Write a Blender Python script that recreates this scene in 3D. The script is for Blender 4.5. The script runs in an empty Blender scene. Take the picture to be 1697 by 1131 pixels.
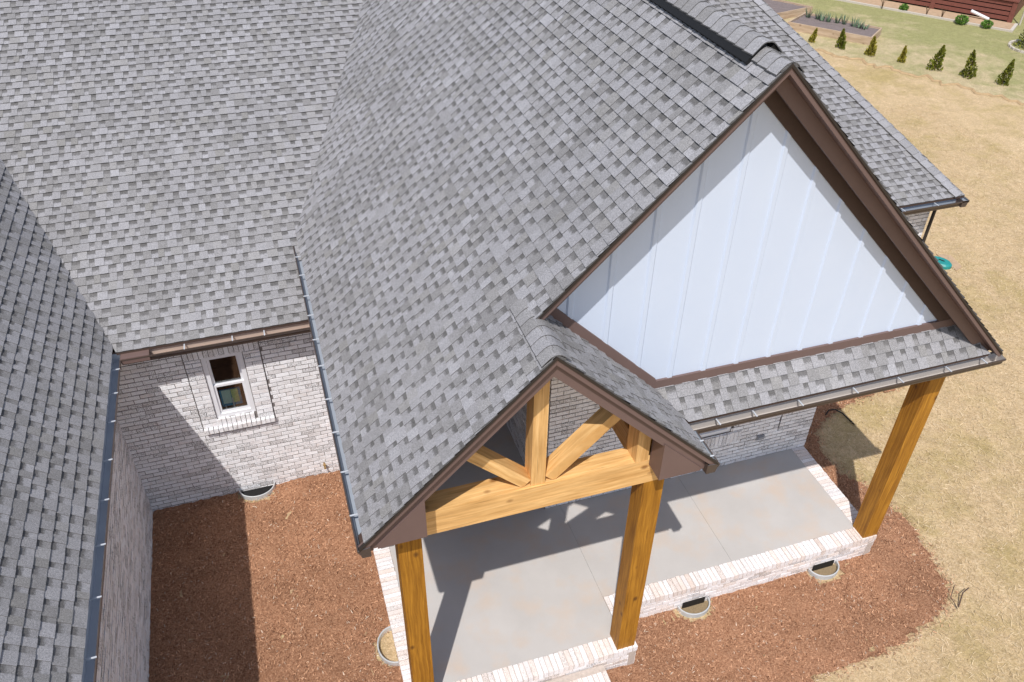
import bpy, math, random
import numpy as np
from mathutils import Vector, Matrix
random.seed(7); rng = np.random.default_rng(7)
SC = bpy.context.scene; COL = SC.collection

# ------------------------------------------------------------------ camera, sky, sun
AZ, PT, RO, F = 0.3177, 0.6666, 0.0137, 1373.16
fw = Vector((math.sin(AZ)*math.cos(PT), math.cos(AZ)*math.cos(PT), -math.sin(PT)))
rt = fw.cross(Vector((0, 0, 1))).normalized(); up = rt.cross(fw)
r2 = math.cos(RO)*rt + math.sin(RO)*up; u2 = -math.sin(RO)*rt + math.cos(RO)*up
cam = bpy.data.cameras.new('camera'); co = bpy.data.objects.new('camera', cam); COL.objects.link(co)
co.matrix_world = Matrix(((r2.x, u2.x, -fw.x, -0.1712), (r2.y, u2.y, -fw.y, -5.1758), (r2.z, u2.z, -fw.z, 10.2137), (0, 0, 0, 1)))
cam.sensor_width = 36; cam.lens = F/1697*36; cam.clip_start = .1; cam.clip_end = 800
SC.camera = co
SUN = Vector((.255, .450, -.86)).normalized()
w = bpy.data.worlds.new('World'); SC.world = w; w.use_nodes = True
nt = w.node_tree; bg = nt.nodes['Background']; sk = nt.nodes.new('ShaderNodeTexSky'); sk.sky_type = 'NISHITA'; sk.sun_disc = False
sk.sun_elevation = math.asin(-SUN.z); sk.dust_density = 1.2; sk.sun_rotation = math.atan2(-SUN.x, -SUN.y) % (2*math.pi)
hs = nt.nodes.new('ShaderNodeHueSaturation'); hs.inputs['Saturation'].default_value = .78; nt.links.new(sk.outputs[0], hs.inputs['Color']); nt.links.new(hs.outputs[0], bg.inputs[0]); bg.inputs[1].default_value = .13
sl = bpy.data.lights.new('sun', 'SUN'); sl.energy = 3.6; sl.angle = math.radians(.53); sl.color = (1, .955, .9)
so = bpy.data.objects.new('sun', sl); COL.objects.link(so); so.rotation_euler = SUN.to_track_quat('-Z', 'Y').to_euler(); so.location = (-5, -10, 20)
SC.view_settings.view_transform = 'Standard'; SC.view_settings.look = 'None'; SC.view_settings.gamma = 1; SC.view_settings.exposure = 0.13

# ------------------------------------------------------------------ mesh helper
class MB:
    def __init__(s): s.v = []; s.f = []; s.m = []; s.c = []; s.uv = []
    def face(s, pts, m=0, c=(.5, .5, .5), uv=None):
        b = len(s.v); s.v += [tuple(p) for p in pts]; s.f.append(tuple(range(b, b+len(pts)))); s.m.append(m); s.c.append(c)
        s.uv.append(uv or [(0, 0)]*len(pts))
    def box(s, o, a, b, c, m=0, col=(.5, .5, .5), jit=0, skip=()):
        """corner o and three edge vectors; a is the long way (u)"""
        o, a, b, c = Vector(o), Vector(a), Vector(b), Vector(c)
        if a.cross(b).dot(c) < 0: b, c = c, b
        P = [o+a*i+b*j+c*k for k in (0, 1) for j in (0, 1) for i in (0, 1)]
        if jit: P = [p+Vector((random.uniform(-jit, jit), random.uniform(-jit, jit), random.uniform(-jit, jit))) for p in P]
        la, lb, lc = a.length, b.length, c.length; r = random.random()*50
        q = [((0, 2, 3, 1), [(0, 0), (0, lb), (la, lb), (la, 0)]), ((4, 5, 7, 6), [(0, 0), (la, 0), (la, lb), (0, lb)]),
             ((0, 1, 5, 4), [(0, 0), (la, 0), (la, lc), (0, lc)]), ((2, 6, 7, 3), [(0, 0), (0, lc), (la, lc), (la, 0)]),
             ((0, 4, 6, 2), [(0, 0), (0, lc), (.03, lc), (.03, 0)]), ((1, 3, 7, 5), [(0, 0), (.03, 0), (.03, lc), (0, lc)])]
        for n, (ix, uv) in enumerate(q):
            if n in skip: continue
            s.face([P[i] for i in ix], m, col, [(x+r, y+r*1.7+n*.61) for x, y in uv])
    def prism(s, poly, d, m=0, col=(.5, .5, .5), uv_axis=None):
        """closed planar polygon poly swept by vector d"""
        poly = [Vector(p) for p in poly]; d = Vector(d); n = len(poly)
        nn = Vector((0, 0, 0))
        for i in range(n): nn += poly[i].cross(poly[(i+1) % n])
        if nn.dot(d) > 0: poly = poly[::-1]
        top = [p+d for p in poly]; ax = Vector(uv_axis or (1, 0, 0)).normalized(); r = random.random()*40
        def U(p): return (p.dot(ax)+r, (p-ax*p.dot(ax)).dot(Vector((.61, .63, .74)))+r)
        s.face(poly, m, col, [U(p) for p in poly]); s.face(top[::-1], m, col, [U(p) for p in top[::-1]])
        for i in range(n):
            j = (i+1) % n; fc = [poly[j], poly[i], top[i], top[j]]
            s.face(fc, m, col, [U(p) for p in fc])
    def tube(s, pts, r, n=8, m=0, col=(.5, .5, .5)):
        pts = [Vector(p) for p in pts]; rings = []
        for i, p in enumerate(pts):
            t = (pts[min(i+1, len(pts)-1)]-pts[max(i-1, 0)]).normalized()
            a = t.cross(Vector((0, 0, 1))); a = a.normalized() if a.length > 1e-3 else Vector((1, 0, 0)); b = t.cross(a)
            rr = r[i] if isinstance(r, (list, tuple)) else r
            rings.append([p+(a*math.cos(k*2*math.pi/n)+b*math.sin(k*2*math.pi/n))*rr for k in range(n)])
        for i in range(len(rings)-1):
            for k in range(n):
                l = (k+1) % n; s.face([rings[i][k], rings[i][l], rings[i+1][l], rings[i+1][k]], m, col)
        s.face(rings[0][::-1], m, col); s.face(rings[-1], m, col)
    def build(s, name, mats, parent=None, smooth=False, off=None):
        me = bpy.data.meshes.new(name); me.from_pydata(s.v, [], s.f)
        for m in (mats if isinstance(mats, (list, tuple)) else [mats]): me.materials.append(m)
        me.polygons.foreach_set('material_index', s.m)
        if smooth: me.polygons.foreach_set('use_smooth', [True]*len(s.f))
        at = me.color_attributes.new('tint', 'FLOAT_COLOR', 'CORNER'); uvl = me.uv_layers.new(name='UVMap')
        cc = []; uu = []
        for f, c, uv in zip(s.f, s.c, s.uv):
            cc += [c[0], c[1], c[2], 1.]*len(f)
            for q in uv: uu += q
        at.data.foreach_set('color', cc); uvl.data.foreach_set('uv', uu); me.update()
        o = bpy.data.objects.new(name, me); COL.objects.link(o)
        if parent is not None:
            o.parent = parent
            if parent.type == 'EMPTY': o.location = -parent.location
        return o
def fastmesh(name, V, Fq, mat, C=None):
    me = bpy.data.meshes.new(name); n = Fq.shape[1]; nf = len(Fq)
    me.vertices.add(len(V)); me.vertices.foreach_set('co', V.astype(np.float32).ravel())
    me.loops.add(nf*n); me.loops.foreach_set('vertex_index', Fq.astype(np.int32).ravel())
    me.polygons.add(nf); me.polygons.foreach_set('loop_start', np.arange(0, nf*n, n, dtype=np.int32)); me.polygons.foreach_set('loop_total', np.full(nf, n, np.int32))
    me.materials.append(mat)
    if C is not None:
        at = me.color_attributes.new('tint', 'FLOAT_COLOR', 'CORNER')
        cc = np.ones((nf, n, 4), np.float32); cc[:, :, :3] = C[:, None, :]; at.data.foreach_set('color', cc.ravel())
    me.update(calc_edges=True); o = bpy.data.objects.new(name, me); COL.objects.link(o); return o
def empty(name, loc, label=None, cat=None, group=None):
    o = bpy.data.objects.new(name, None); COL.objects.link(o); o.location = loc; o.empty_display_size = .3
    tag(o, label, cat, group); return o
def tag(o, label=None, cat=None, group=None, kind=None):
    for k, x in (('label', label), ('category', cat), ('group', group), ('kind', kind)):
        if x: o[k] = x
    return o

# ------------------------------------------------------------------ materials
class N:
    def __init__(s, name, rough=.8, spec=.3, metal=0):
        s.m = bpy.data.materials.new(name); s.m.use_nodes = True; s.t = s.m.node_tree; s.b = s.t.nodes['Principled BSDF']
        s.b.inputs['Roughness'].default_value = rough; s.b.inputs['Specular IOR Level'].default_value = spec; s.b.inputs['Metallic'].default_value = metal
    def n(s, t, **k):
        x = s.t.nodes.new(t)
        for a, b in k.items(): setattr(x, a, b)
        return x
    def L(s, a, b): s.t.links.new(a, b)
    def coord(s, kind='Object', scale=(1, 1, 1)):
        if kind == 'UV': c = s.n('ShaderNodeUVMap').outputs[0]
        elif kind == 'Pos': c = s.n('ShaderNodeNewGeometry').outputs['Position']
        else: c = s.n('ShaderNodeTexCoord').outputs[kind]
        mp = s.n('ShaderNodeMapping'); mp.inputs['Scale'].default_value = scale; s.L(c, mp.inputs[0]); return mp.outputs[0]
    def noise(s, vec, scale, det=4, rough=.55, dist=0):
        x = s.n('ShaderNodeTexNoise'); x.inputs['Scale'].default_value = scale; x.inputs['Detail'].default_value = det
        x.inputs['Roughness'].default_value = rough; x.inputs['Distortion'].default_value = dist; s.L(vec, x.inputs['Vector']); return x.outputs[0]
    def ramp(s, fac, stops, interp='LINEAR'):
        x = s.n('ShaderNodeValToRGB'); x.color_ramp.interpolation = interp; e = x.color_ramp.elements
        while len(e) < len(stops): e.new(.5)
        for el, (p, c) in zip(e, stops):
            el.position = p; el.color = (*c, 1) if isinstance(c, (tuple, list)) else (c, c, c, 1)
        s.L(fac, x.inputs[0]); return x.outputs[0]
    def mix(s, fac, a, b, mode='MIX'):
        x = s.n('ShaderNodeMix', data_type='RGBA', blend_type=mode)
        for i, val in ((0, fac), (6, a), (7, b)):
            if isinstance(val, (int, float)): x.inputs[i].default_value = val if i == 0 else (val, val, val, 1)
            elif isinstance(val, (tuple, list)): x.inputs[i].default_value = (*val, 1)
            else: s.L(val, x.inputs[i])
        return x.outputs[2]
    def math(s, op, a, b=0., clamp=False):
        x = s.n('ShaderNodeMath', operation=op, use_clamp=clamp)
        for i, val in ((0, a), (1, b)):
            if isinstance(val, (int, float)): x.inputs[i].default_value = val
            else: s.L(val, x.inputs[i])
        return x.outputs[0]
    def tint(s):
        a = s.n('ShaderNodeAttribute', attribute_name='tint'); x = s.n('ShaderNodeSeparateColor'); s.L(a.outputs[0], x.inputs[0]); return x.outputs, a.outputs[0]
    def bump(s, h, strength=.3, dist=.01):
        x = s.n('ShaderNodeBump'); x.inputs['Strength'].default_value = strength; x.inputs['Distance'].default_value = dist
        s.L(h, x.inputs['Height']); s.L(x.outputs[0], s.b.inputs['Normal'])
    def col(s, c):
        if isinstance(c, (tuple, list)): s.b.inputs['Base Color'].default_value = (*c, 1)
        else: s.L(c, s.b.inputs['Base Color'])
        return s.m
def plain(name, c, rough=.6, spec=.3, metal=0, var=.12, scale=14):
    q = N(name, rough, spec, metal); v = q.coord('Pos'); f = q.noise(v, scale, 5)
    q.bump(q.noise(v, scale*12, 3), .08, .004)
    return q.col(q.mix(f, tuple(x*(1-var) for x in c), tuple(x*(1+var) for x in c)))

def mat_shingle():
    q = N('asphalt_shingle', .92, .15); (R, G, B), _ = q.tint(); p = q.coord('Pos')
    uv = q.n('ShaderNodeUVMap').outputs[0]; sp = q.n('ShaderNodeSeparateXYZ'); q.L(uv, sp.inputs[0]); vf = sp.outputs[1]
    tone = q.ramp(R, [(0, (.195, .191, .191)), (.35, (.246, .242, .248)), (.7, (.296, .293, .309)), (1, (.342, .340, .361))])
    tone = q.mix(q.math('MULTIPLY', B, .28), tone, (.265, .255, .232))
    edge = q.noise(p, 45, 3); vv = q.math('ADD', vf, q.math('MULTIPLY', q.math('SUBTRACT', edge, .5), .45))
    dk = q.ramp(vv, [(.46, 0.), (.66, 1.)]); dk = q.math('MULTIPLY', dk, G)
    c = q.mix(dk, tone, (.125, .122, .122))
    g1 = q.ramp(q.noise(p, 170, 2, .8), [(.3, .5), (.7, 1.5)]); g2 = q.ramp(q.noise(p, 60, 4, .8), [(.3, .74), (.7, 1.26)]); g3 = q.ramp(q.noise(p, .7, 3), [(.3, .93), (.7, 1.07)])
    c = q.mix(1, c, g1, 'MULTIPLY'); c = q.mix(1, c, g2, 'MULTIPLY'); c = q.mix(1, c, g3, 'MULTIPLY')
    q.bump(q.noise(p, 190, 3, .7), .5, .004); return q.col(c)
def mat_brick(name='whitewashed_brick', warm=0):
    q = N(name, .88, .2); (R, G, B), _ = q.tint(); p = q.coord('Pos')
    c = q.ramp(R, [(0, (.77, .755, .77)), (.25, (.84, .835, .86)), (.7, (.88, .885, .92)), (1, (.91, .915, .95))])
    if warm: c = q.mix(1, c, q.ramp(G, [(0, (1., .97, .95)), (.5, (.99, .95, .92)), (1, (.96, .86, .78))]), 'MULTIPLY')
    wear = q.ramp(q.math('ADD', q.noise(p, 9, 6, .65), q.math('MULTIPLY', G, .20)), [(.64, 0.), (.80, 1.)])
    c = q.mix(q.math('MULTIPLY', wear, .20), c, (.62, .44, .36))
    c = q.mix(q.ramp(q.noise(p, 26, 5, .7), [(.60, 0.), (.80, .22)]), c, (.62, .60, .60))
    spk = q.math('ADD', q.noise(p, 135, 2, .5), q.math('MULTIPLY', B, .13))
    c = q.mix(q.ramp(spk, [(.655, 0.), (.70, .9)]), c, (.07, .06, .055))
    q.bump(q.math('ADD', q.noise(p, 60, 5, .7), q.math('MULTIPLY', q.noise(p, 14, 3), .8)), .55, .008); return q.col(c)
def mat_mortar(name, c):
    q = N(name, .95, .1); p = q.coord('Pos')
    cc = q.mix(q.noise(p, 30, 5), tuple(x*.72 for x in c), tuple(x*1.25 for x in c)); q.bump(q.noise(p, 120, 3), .5, .004); return q.col(cc)
def mat_wood(name, lo, hi, knot):
    q = N(name, .62, .3); uv = q.coord('UV', (1, 1, 1)); g = q.coord('UV', (.55, 17, 1)); (R, G, B), _ = q.tint()
    warp = q.noise(uv, 1.6, 2); vv = q.n('ShaderNodeVectorMath', operation='ADD'); q.L(g, vv.inputs[0])
    cx = q.n('ShaderNodeCombineXYZ'); q.L(q.math('MULTIPLY', warp, 1.3), cx.inputs[1]); q.L(cx.outputs[0], vv.inputs[1])
    f = q.noise(vv.outputs[0], 2.2, 7, .62); c = q.ramp(f, [(.28, lo), (.5, tuple((a+b)/2 for a, b in zip(lo, hi))), (.68, hi)])
    broad = q.noise(uv, 2.3, 3); c = q.mix(1, c, q.ramp(q.noise(q.coord('UV', (.9, 6, 1)), 1.6, 4, .6), [(.3, (.76, .71, .64)), (.62, (1.1, 1.1, 1.1))]), 'MULTIPLY')
    vo = q.n('ShaderNodeTexVoronoi'); vo.inputs['Scale'].default_value = 3.3; kv = q.coord('UV', (.85, 1.3, 1)); q.L(kv, vo.inputs['Vector'])
    k = q.ramp(vo.outputs['Distance'], [(.07, 1.), (.17, 0.)]); c = q.mix(q.math('MULTIPLY', k, .8), c, knot)
    ck = q.ramp(q.noise(q.coord('UV', (.7, 38, 1)), 1.7, 3), [(.66, 0.), (.70, .7)]); c = q.mix(ck, c, tuple(x*.5 for x in knot))
    q.bump(f, .25, .004); return q.col(c)
def mat_concrete():
    q = N('broomed_concrete', .8, .3); p = q.coord('Pos')
    c = q.mix(q.noise(p, 1.3, 6, .6), (.43, .41, .395), (.57, .55, .535))
    c = q.mix(q.ramp(q.noise(p, 2.1, 4), [(.48, 0.), (.70, .6)]), c, (.56, .445, .355))
    c = q.mix(q.ramp(q.noise(p, 70, 3), [(.68, 0.), (.75, .35)]), c, (.30, .27, .25))
    c = q.mix(1, c, q.ramp(q.noise(p, 160, 2), [(.3, .93), (.7, 1.07)]), 'MULTIPLY')
    q.bump(q.noise(p, 200, 3), .15, .003); return q.col(c)
def mat_chip():
    q = N('shredded_bark', .9, .15); _, c = q.tint(); p = q.coord('Pos')
    return q.col(q.mix(1, c, q.ramp(q.noise(p, 120, 3), [(.3, .75), (.7, 1.25)]), 'MULTIPLY'))
def mat_mulch():
    q = N('mulch_base', .95, .1); p = q.coord('Pos'); a = q.noise(p, 38, 6, .75, .6); b = q.noise(p, 110, 4, .8)
    c = q.ramp(a, [(.30, (.13, .060, .036)), (.45, (.38, .19, .108)), (.60, (.55, .305, .185)), (.78, (.72, .48, .33))])
    c = q.mix(1, c, q.ramp(b, [(.3, .55), (.7, 1.4)]), 'MULTIPLY'); c = q.mix(1, c, q.ramp(q.noise(p, 1.1, 3), [(.3, .85), (.7, 1.15)]), 'MULTIPLY')
    q.bump(q.math('ADD', a, b), .9, .02); return q.col(c)
def mat_lawn(name, cols, green, gthr, strand=True, grad=False):
    q = N(name, .95, .1); p = q.coord('Pos')
    a = q.noise(p, 24, 7, .78, .8); b = q.noise(p, 1.5, 5, .62, .4); d = q.noise(p, .35, 4, .55)
    c = q.ramp(a, [(.28, cols[0]), (.5, cols[1]), (.72, cols[2])])
    gv = q.math('ADD', q.math('MULTIPLY', b, .55), q.math('MULTIPLY', d, .45))
    if grad:
        dp = q.n('ShaderNodeVectorMath', operation='DOT_PRODUCT'); q.L(p, dp.inputs[0]); dp.inputs[1].default_value = (.86, .5, 0)
        gv = q.math('ADD', gv, q.math('MULTIPLY', q.math('SUBTRACT', dp.outputs['Value'], 32.2), .028))
    c = q.mix(q.ramp(gv, [(gthr-.08, 0.), (gthr+.10, .62)]), c, q.mix(a, tuple(x*.6 for x in green), tuple(x*1.45 for x in green)))
    c = q.mix(1, c, q.ramp(q.noise(p, 5.5, 5, .7), [(.3, .86), (.7, 1.13)]), 'MULTIPLY')
    c = q.mix(1, c, q.ramp(q.noise(p, 85, 3, .8), [(.28, .62), (.7, 1.34)]), 'MULTIPLY')
    if strand:
        wv = q.n('ShaderNodeTexVoronoi', feature='DISTANCE_TO_EDGE'); wv.inputs['Scale'].default_value = 1.1
        vv = q.n('ShaderNodeVectorMath', operation='ADD'); ns = q.n('ShaderNodeTexNoise'); ns.inputs['Scale'].default_value = 2.3; ns.inputs['Detail'].default_value = 4
        q.L(p, ns.inputs[0]); q.L(p, vv.inputs[0]); q.L(ns.outputs[1], vv.inputs[1]); q.L(vv.outputs[0], wv.inputs['Vector'])
        m = q.math('MULTIPLY', q.ramp(wv.outputs['Distance'], [(.006, 1.), (.03, 0.)]), q.ramp(q.noise(p, .6, 3), [(.5, 0.), (.62, .22)]))
        c = q.mix(m, c, tuple(x*1.25 for x in cols[2]))
    q.bump(q.math('ADD', a, q.noise(p, 6, 3)), .8, .03); return q.col(c)
def mat_leaf(name, a, b):
    q = N(name, .75, .25); (R, G, B), _ = q.tint(); q.b.inputs['Subsurface Weight'].default_value = 0
    return q.col(q.mix(R, a, b))
def mat_glass():
    q = N('window_glass', .03, .5); t = q.t; out = t.nodes['Material Output']; tr = q.n('ShaderNodeBsdfTransparent'); gl = q.n('ShaderNodeBsdfGlossy'); gl.inputs['Roughness'].default_value = .02
    tr.inputs[0].default_value = (.95, .97, .96, 1)
    fr = q.n('ShaderNodeFresnel'); fr.inputs[0].default_value = 1.5; mx = q.n('ShaderNodeMixShader'); q.L(fr.outputs[0], mx.inputs[0]); q.L(tr.outputs[0], mx.inputs[1]); q.L(gl.outputs[0], mx.inputs[2]); q.L(mx.outputs[0], out.inputs[0]); return q.m
def mat_siding():
    q = N('white_panel_siding', .55, .35); p = q.coord('Pos', (1, 1, .12)); f = q.noise(p, 60, 4)
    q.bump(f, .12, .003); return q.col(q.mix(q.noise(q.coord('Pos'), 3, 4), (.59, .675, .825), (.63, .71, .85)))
M = dict(sh=mat_shingle(), brick=mat_brick(), edge=mat_brick('edging_brick', 1), mortar=mat_mortar('mortar', (.21, .19, .185)), stain=mat_wood('stained_cedar', (.24, .098, .009), (.50, .238, .027), (.09, .035, .01)),
         fir=mat_wood('honey_fir', (.62, .335, .105), (.86, .565, .255), (.22, .09, .025)), conc=mat_concrete(), trim=plain('brown_painted_trim', (.160, .107, .097), .5, .35, 0, .08, 6),
         dark=plain('dark_drip_edge', (.035, .028, .024), .5), soffit=plain('brown_soffit', (.085, .055, .045), .7), gut=plain('brown_gutter_metal', (.075, .056, .048), .4, .4),
         alu=plain('sky_tinted_lining', (.33, .37, .43), .45, .5, 0, .08, 5), alu_pale=plain('pale_sky_tinted_lining', (.52, .55, .60), .45, .5, 0, .08, 5), lin=plain('grey_tan_lining', (.47, .44, .42), .5, .4, 0, .12, 4), tan=plain('tan_gutter_lining', (.52, .42, .36), .5, .4, 0, .08, 5), hang=plain('white_hanger', (.52, .55, .60), .35, .5),  # blue of both metal linings paints in sky reflection; paler copy for wing gutter
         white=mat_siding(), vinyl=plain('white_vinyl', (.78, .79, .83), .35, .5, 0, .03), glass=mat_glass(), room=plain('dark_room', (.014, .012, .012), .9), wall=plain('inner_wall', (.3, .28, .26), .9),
         vent=plain('black_vent_mesh', (.012, .012, .013), .6), galv=plain('galvanised_steel', (.60, .63, .65), .42, .5, .25, .15, 20), black=plain('black_plastic', (.015, .015, .016), .5),
         mulch=mat_mulch(), chip=mat_chip(), sand=plain('straw_and_soil', (.27, .205, .125), .95, .1, 0, .4, 40), soil=plain('dark_garden_soil', (.20, .165, .16), .95, .1, 0, .4, 25),
         plank=mat_wood('weathered_plank', (.42, .31, .22), (.60, .47, .35), (.2, .12, .08)), deck=plain('redwood_stain', (.20, .072, .055), .6, .3, 0, .25, 9), kerb=plain('pale_edging', (.55, .50, .44), .85, .2, 0, .2, 20),
         lid=plain('teal_plastic_lid', (.02, .26, .25), .45, .4, 0, .25, 12), bed=plain('sandy_soil', (.46, .33, .22), .95, .1, 0, .3, 8), grey=plain('grey_plastic', (.30, .31, .34), .5), blue=plain('blue_board', (.015, .27, .50), .6), lime=plain('pale_green_paper', (.55, .70, .33), .7, .2, 0, .35, 30), mint=plain('pale_aqua_paper', (.50, .76, .74), .7), brass=plain('brass', (.42, .28, .12), .4, .5, .6),
         lawn=mat_lawn('dry_lawn', [(.36, .25, .125), (.58, .43, .255), (.74, .59, .40)], (.36, .285, .10), .555), lawn2=mat_lawn('greening_lawn', [(.34, .27, .14), (.52, .425, .26), (.66, .56, .38)], (.20, .235, .065), .455, False, True),
         blade=mat_leaf('straw_blade', (.42, .30, .15), (.80, .65, .44)), arb=mat_leaf('arborvitae_leaf', (.07, .09, .010), (.22, .235, .03)), arby=mat_leaf('yellow_arborvitae_leaf', (.17, .16, .02), (.40, .35, .06)), shrub=mat_leaf('shrub_leaf', (.06, .14, .025), (.20, .36, .07)), iris=mat_leaf('blue_green_leaf', (.06, .11, .07), (.19, .26, .17)), bark=plain('trunk_bark', (.12, .075, .045), .9, .1))

# ------------------------------------------------------------------ house
HL = Vector((4, 5, -.45))
house = empty('brick_house', HL, 'whitewashed brick house with grey shingle roofs, white front gable and timber porch', 'house')
Z2, XL, XR, XS = 3.715, 0., 3.895, 1.9475          # porch eave height, left eave, right eave of the porch gable, its ridge
XB, ZB, XRB = 4.111, 7.826, 8.222
YG, YW, YSK, ZSK = .559, .925, .524, 4.13
YM, ZM, PM, YM2 = 4.488, 3.135, .4437, 4.85
XW, PW = -2.472, 1.067
RIDGE = 8.24; YR = YM+(RIDGE-ZM)/PM

def clip(poly, hp):
    """clip polygon of (u,v,x,y) by half planes (a,b,c): a x + b y <= c"""
    for a, b, c in hp:
        out = []; n = len(poly)
        for i in range(n):
            P, Q = poly[i], poly[(i+1) % n]; dp = a*P[2]+b*P[3]-c; dq = a*Q[2]+b*Q[3]-c
            if dp <= 0: out.append(P)
            if (dp < 0 < dq) or (dq < 0 < dp):
                t = dp/(dp-dq); out.append(tuple(P[k]+(Q[k]-P[k])*t for k in range(4)))
        poly = out
        if len(poly) < 3: return []
    a = 0
    for i in range(len(poly)): j = (i+1) % len(poly); a += poly[i][0]*poly[j][1]-poly[j][0]*poly[i][1]
    return poly if abs(a) > 2e-5 else []
EXPO = .143
def shingle(mb, O, E, S, urange, vmax, pieces, seed=1, deck=.035):
    rd = random.Random(seed); O, E, S = Vector(O), Vector(E).normalized(), Vector(S).normalized(); Nn = E.cross(S)
    if Nn.z < 0: Nn = -Nn
    flip = E.cross(S).z < 0
    def pt(u, v): p = O+E*u+S*v; return (u, v, p.x, p.y)
    def lift(q, h): return O+E*q[0]+S*q[1]+Nn*h
    def emit(u0, u1, v0, v1, h0, h1, col, side):
        for hp in pieces:
            pl = clip([pt(u0, v0), pt(u1, v0), pt(u1, v1), pt(u0, v1)], hp)
            if not pl: continue
            H = [h0+(h1-h0)*(q[1]-v0)/(v1-v0) for q in pl]; T = [lift(q, h) for q, h in zip(pl, H)]
            uv = [(q[0], (q[1]-v0)/EXPO) for q in pl]
            mb.face(T[::-1] if flip else T, 0, col, uv[::-1] if flip else uv)
            n = len(pl)
            for i in range(n):
                j = (i+1) % n
                if not side and abs(pl[i][0]-pl[j][0]) < 1e-6: continue
                B0, B1 = lift(pl[i], H[i]-.020), lift(pl[j], H[j]-.020)
                fc = [B0, B1, T[j], T[i]]
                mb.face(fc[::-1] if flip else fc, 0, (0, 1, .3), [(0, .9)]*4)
    nc = int(vmax/EXPO)+1
    for k in range(nc):
        v0 = k*EXPO; v1 = v0+EXPO+.004; u = urange[0]-rd.random()*.3; tabnext = True
        while u < urange[1]:
            if tabnext:
                wd = rd.choice((.085, .10, .115, .13, .15))*rd.uniform(.92, 1.08); r = rd.random()
                tone = min(1, max(0, rd.gauss(.62, .15))); tone = .22 if r < .15 else tone
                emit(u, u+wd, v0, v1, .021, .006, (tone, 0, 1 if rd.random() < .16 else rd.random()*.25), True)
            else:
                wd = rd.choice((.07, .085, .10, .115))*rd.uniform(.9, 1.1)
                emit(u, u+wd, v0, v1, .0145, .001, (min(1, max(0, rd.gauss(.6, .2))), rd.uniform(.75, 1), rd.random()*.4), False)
            u += wd; tabnext = (not tabnext) if rd.random() > .09 or not tabnext else True
    for hp in pieces:                                    # the deck below the shingles
        pl = clip([pt(urange[0]-1, -.0), pt(urange[1]+1, -.0), pt(urange[1]+1, vmax+.2), pt(urange[0]-1, vmax+.2)], hp)
        if not pl: continue
        T = [lift(q, -.006) for q in pl]; B = [lift(q, -.006)-Vector((0, 0, deck)) for q in pl]; n = len(pl)
        mb.face(T[::-1] if flip else T, 1); mb.face(B if flip else B[::-1], 1)
        for i in range(n):
            j = (i+1) % n; fc = [B[i], B[j], T[j], T[i]]; mb.face(fc[::-1] if flip else fc, 1)
s2 = math.sqrt(.5)
SHM = [M['sh'], M['soffit']]
# front gable, left slope (its lower front part also covers the porch gable)
mb = MB(); vl = (ZM-PM*YM-Z2)                            # main z = PM*y + (ZM-PM*YM)
valley_left = (1, -PM, vl-.0) ; valley_left = (-1, PM, -vl)      # keep  PM*y + .. <= Z2 + x
shingle(mb, (.088, 0, Z2+.088), (0, -1, 0), (s2, 0, s2), (-16.2, .06), 5.75,
        [[(0, -1, .0), (-1, 0, -.088), (1, 0, XS), valley_left], [(0, -1, -YG+.0), (-1, 0, -XS), (1, 0, XB), valley_left]], 3)
mb.build('gable_left_slope', SHM, house)
mb = MB(); shingle(mb, (XRB-.115, 0, Z2+.115), (0, 1, 0), (-s2, 0, s2), (0, 16.2), 5.8,
        [[(0, -1, -YG), (1, 0, XRB-.115), (-1, 0, -XB), (1, PM, -(ZM-PM*YM2)+Z2+XRB)]], 5)
mb.build('gable_right_slope', SHM, house)
# porch gable right slope and the skirt roof below the white gable
SS = (ZSK-Z2)/(YW-YSK)
mb = MB(); shingle(mb, (XR-.155, 0, Z2+.155), (0, 1, 0), (-s2, 0, s2), (0, 1.2), 2.7, [[(0, -1, 0), (1, 0, XR-.155), (-1, 0, -XS), (0, 1, YW), (1, SS, XR+SS*YSK)]], 11)
mb.build('porch_right_slope', SHM, house)
mb = MB(); shingle(mb, (3.4, YSK+.080, Z2+.080*SS), (1, 0, 0), (0, 1/math.hypot(1, SS), SS/math.hypot(1, SS)), (-.2, 5), .70,
        [[(0, -1, -YSK-.080), (0, 1, YW), (-1, -SS, -XR-SS*YSK), (1, SS, XRB+SS*YSK-.17)]], 13)
mb.build('skirt_roof', SHM, house)
# main roof, left of and right of the gable
ms = Vector((0, 1, PM)).normalized(); c0 = ZM-PM*YM; c0r = ZM-PM*YM2
wv = (-PW, -PM, c0-ZM-PW*XW)                             # keep main above the wing plane:  ZM+PW*(XW-x) <= PM*y+c0
ysplit = (.4+Z2-c0)/PM
mb = MB(); shingle(mb, (0, YM+.115, ZM+.115*PM), (1, 0, 0), ms, (-9.5, 4.2), 12.7,
        [[(0, -1, -YM-.115), (0, 1, ysplit), (1, 0, .4), wv], [(0, -1, -ysplit), (0, 1, YR), (1, -PM, c0-Z2), wv]], 17)
mb.build('main_roof_slope', SHM, house)
HD = 2.918; PE = PM*HD; XH = 11.678
mb = MB(); shingle(mb, (0, YM2+.11, ZM+.11*PM), (1, 0, 0), ms, (4, 11.7), 12.7,
        [[(0, -1, -YM2-.11), (0, 1, YR+.36), (-1, -PM, c0r-Z2-XRB), (HD, 1, HD*XH+YM2)]], 19)
mb.build('main_roof_slope', SHM, house)
pes = Vector((-1, 0, PE)).normalized()
mb = MB(); shingle(mb, (XH-.06, 0, ZM+.06*PE), (0, 1, 0), pes, (4.6, 29), 6.6, [[(1, 0, XH-.06), (-HD, -1, -(HD*XH+YM2)), (HD*-1, 1, -(HD*XH)+(2*YR+.72-YM2))]], 23)
mb.build('hip_end_slope', SHM, house)
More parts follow.
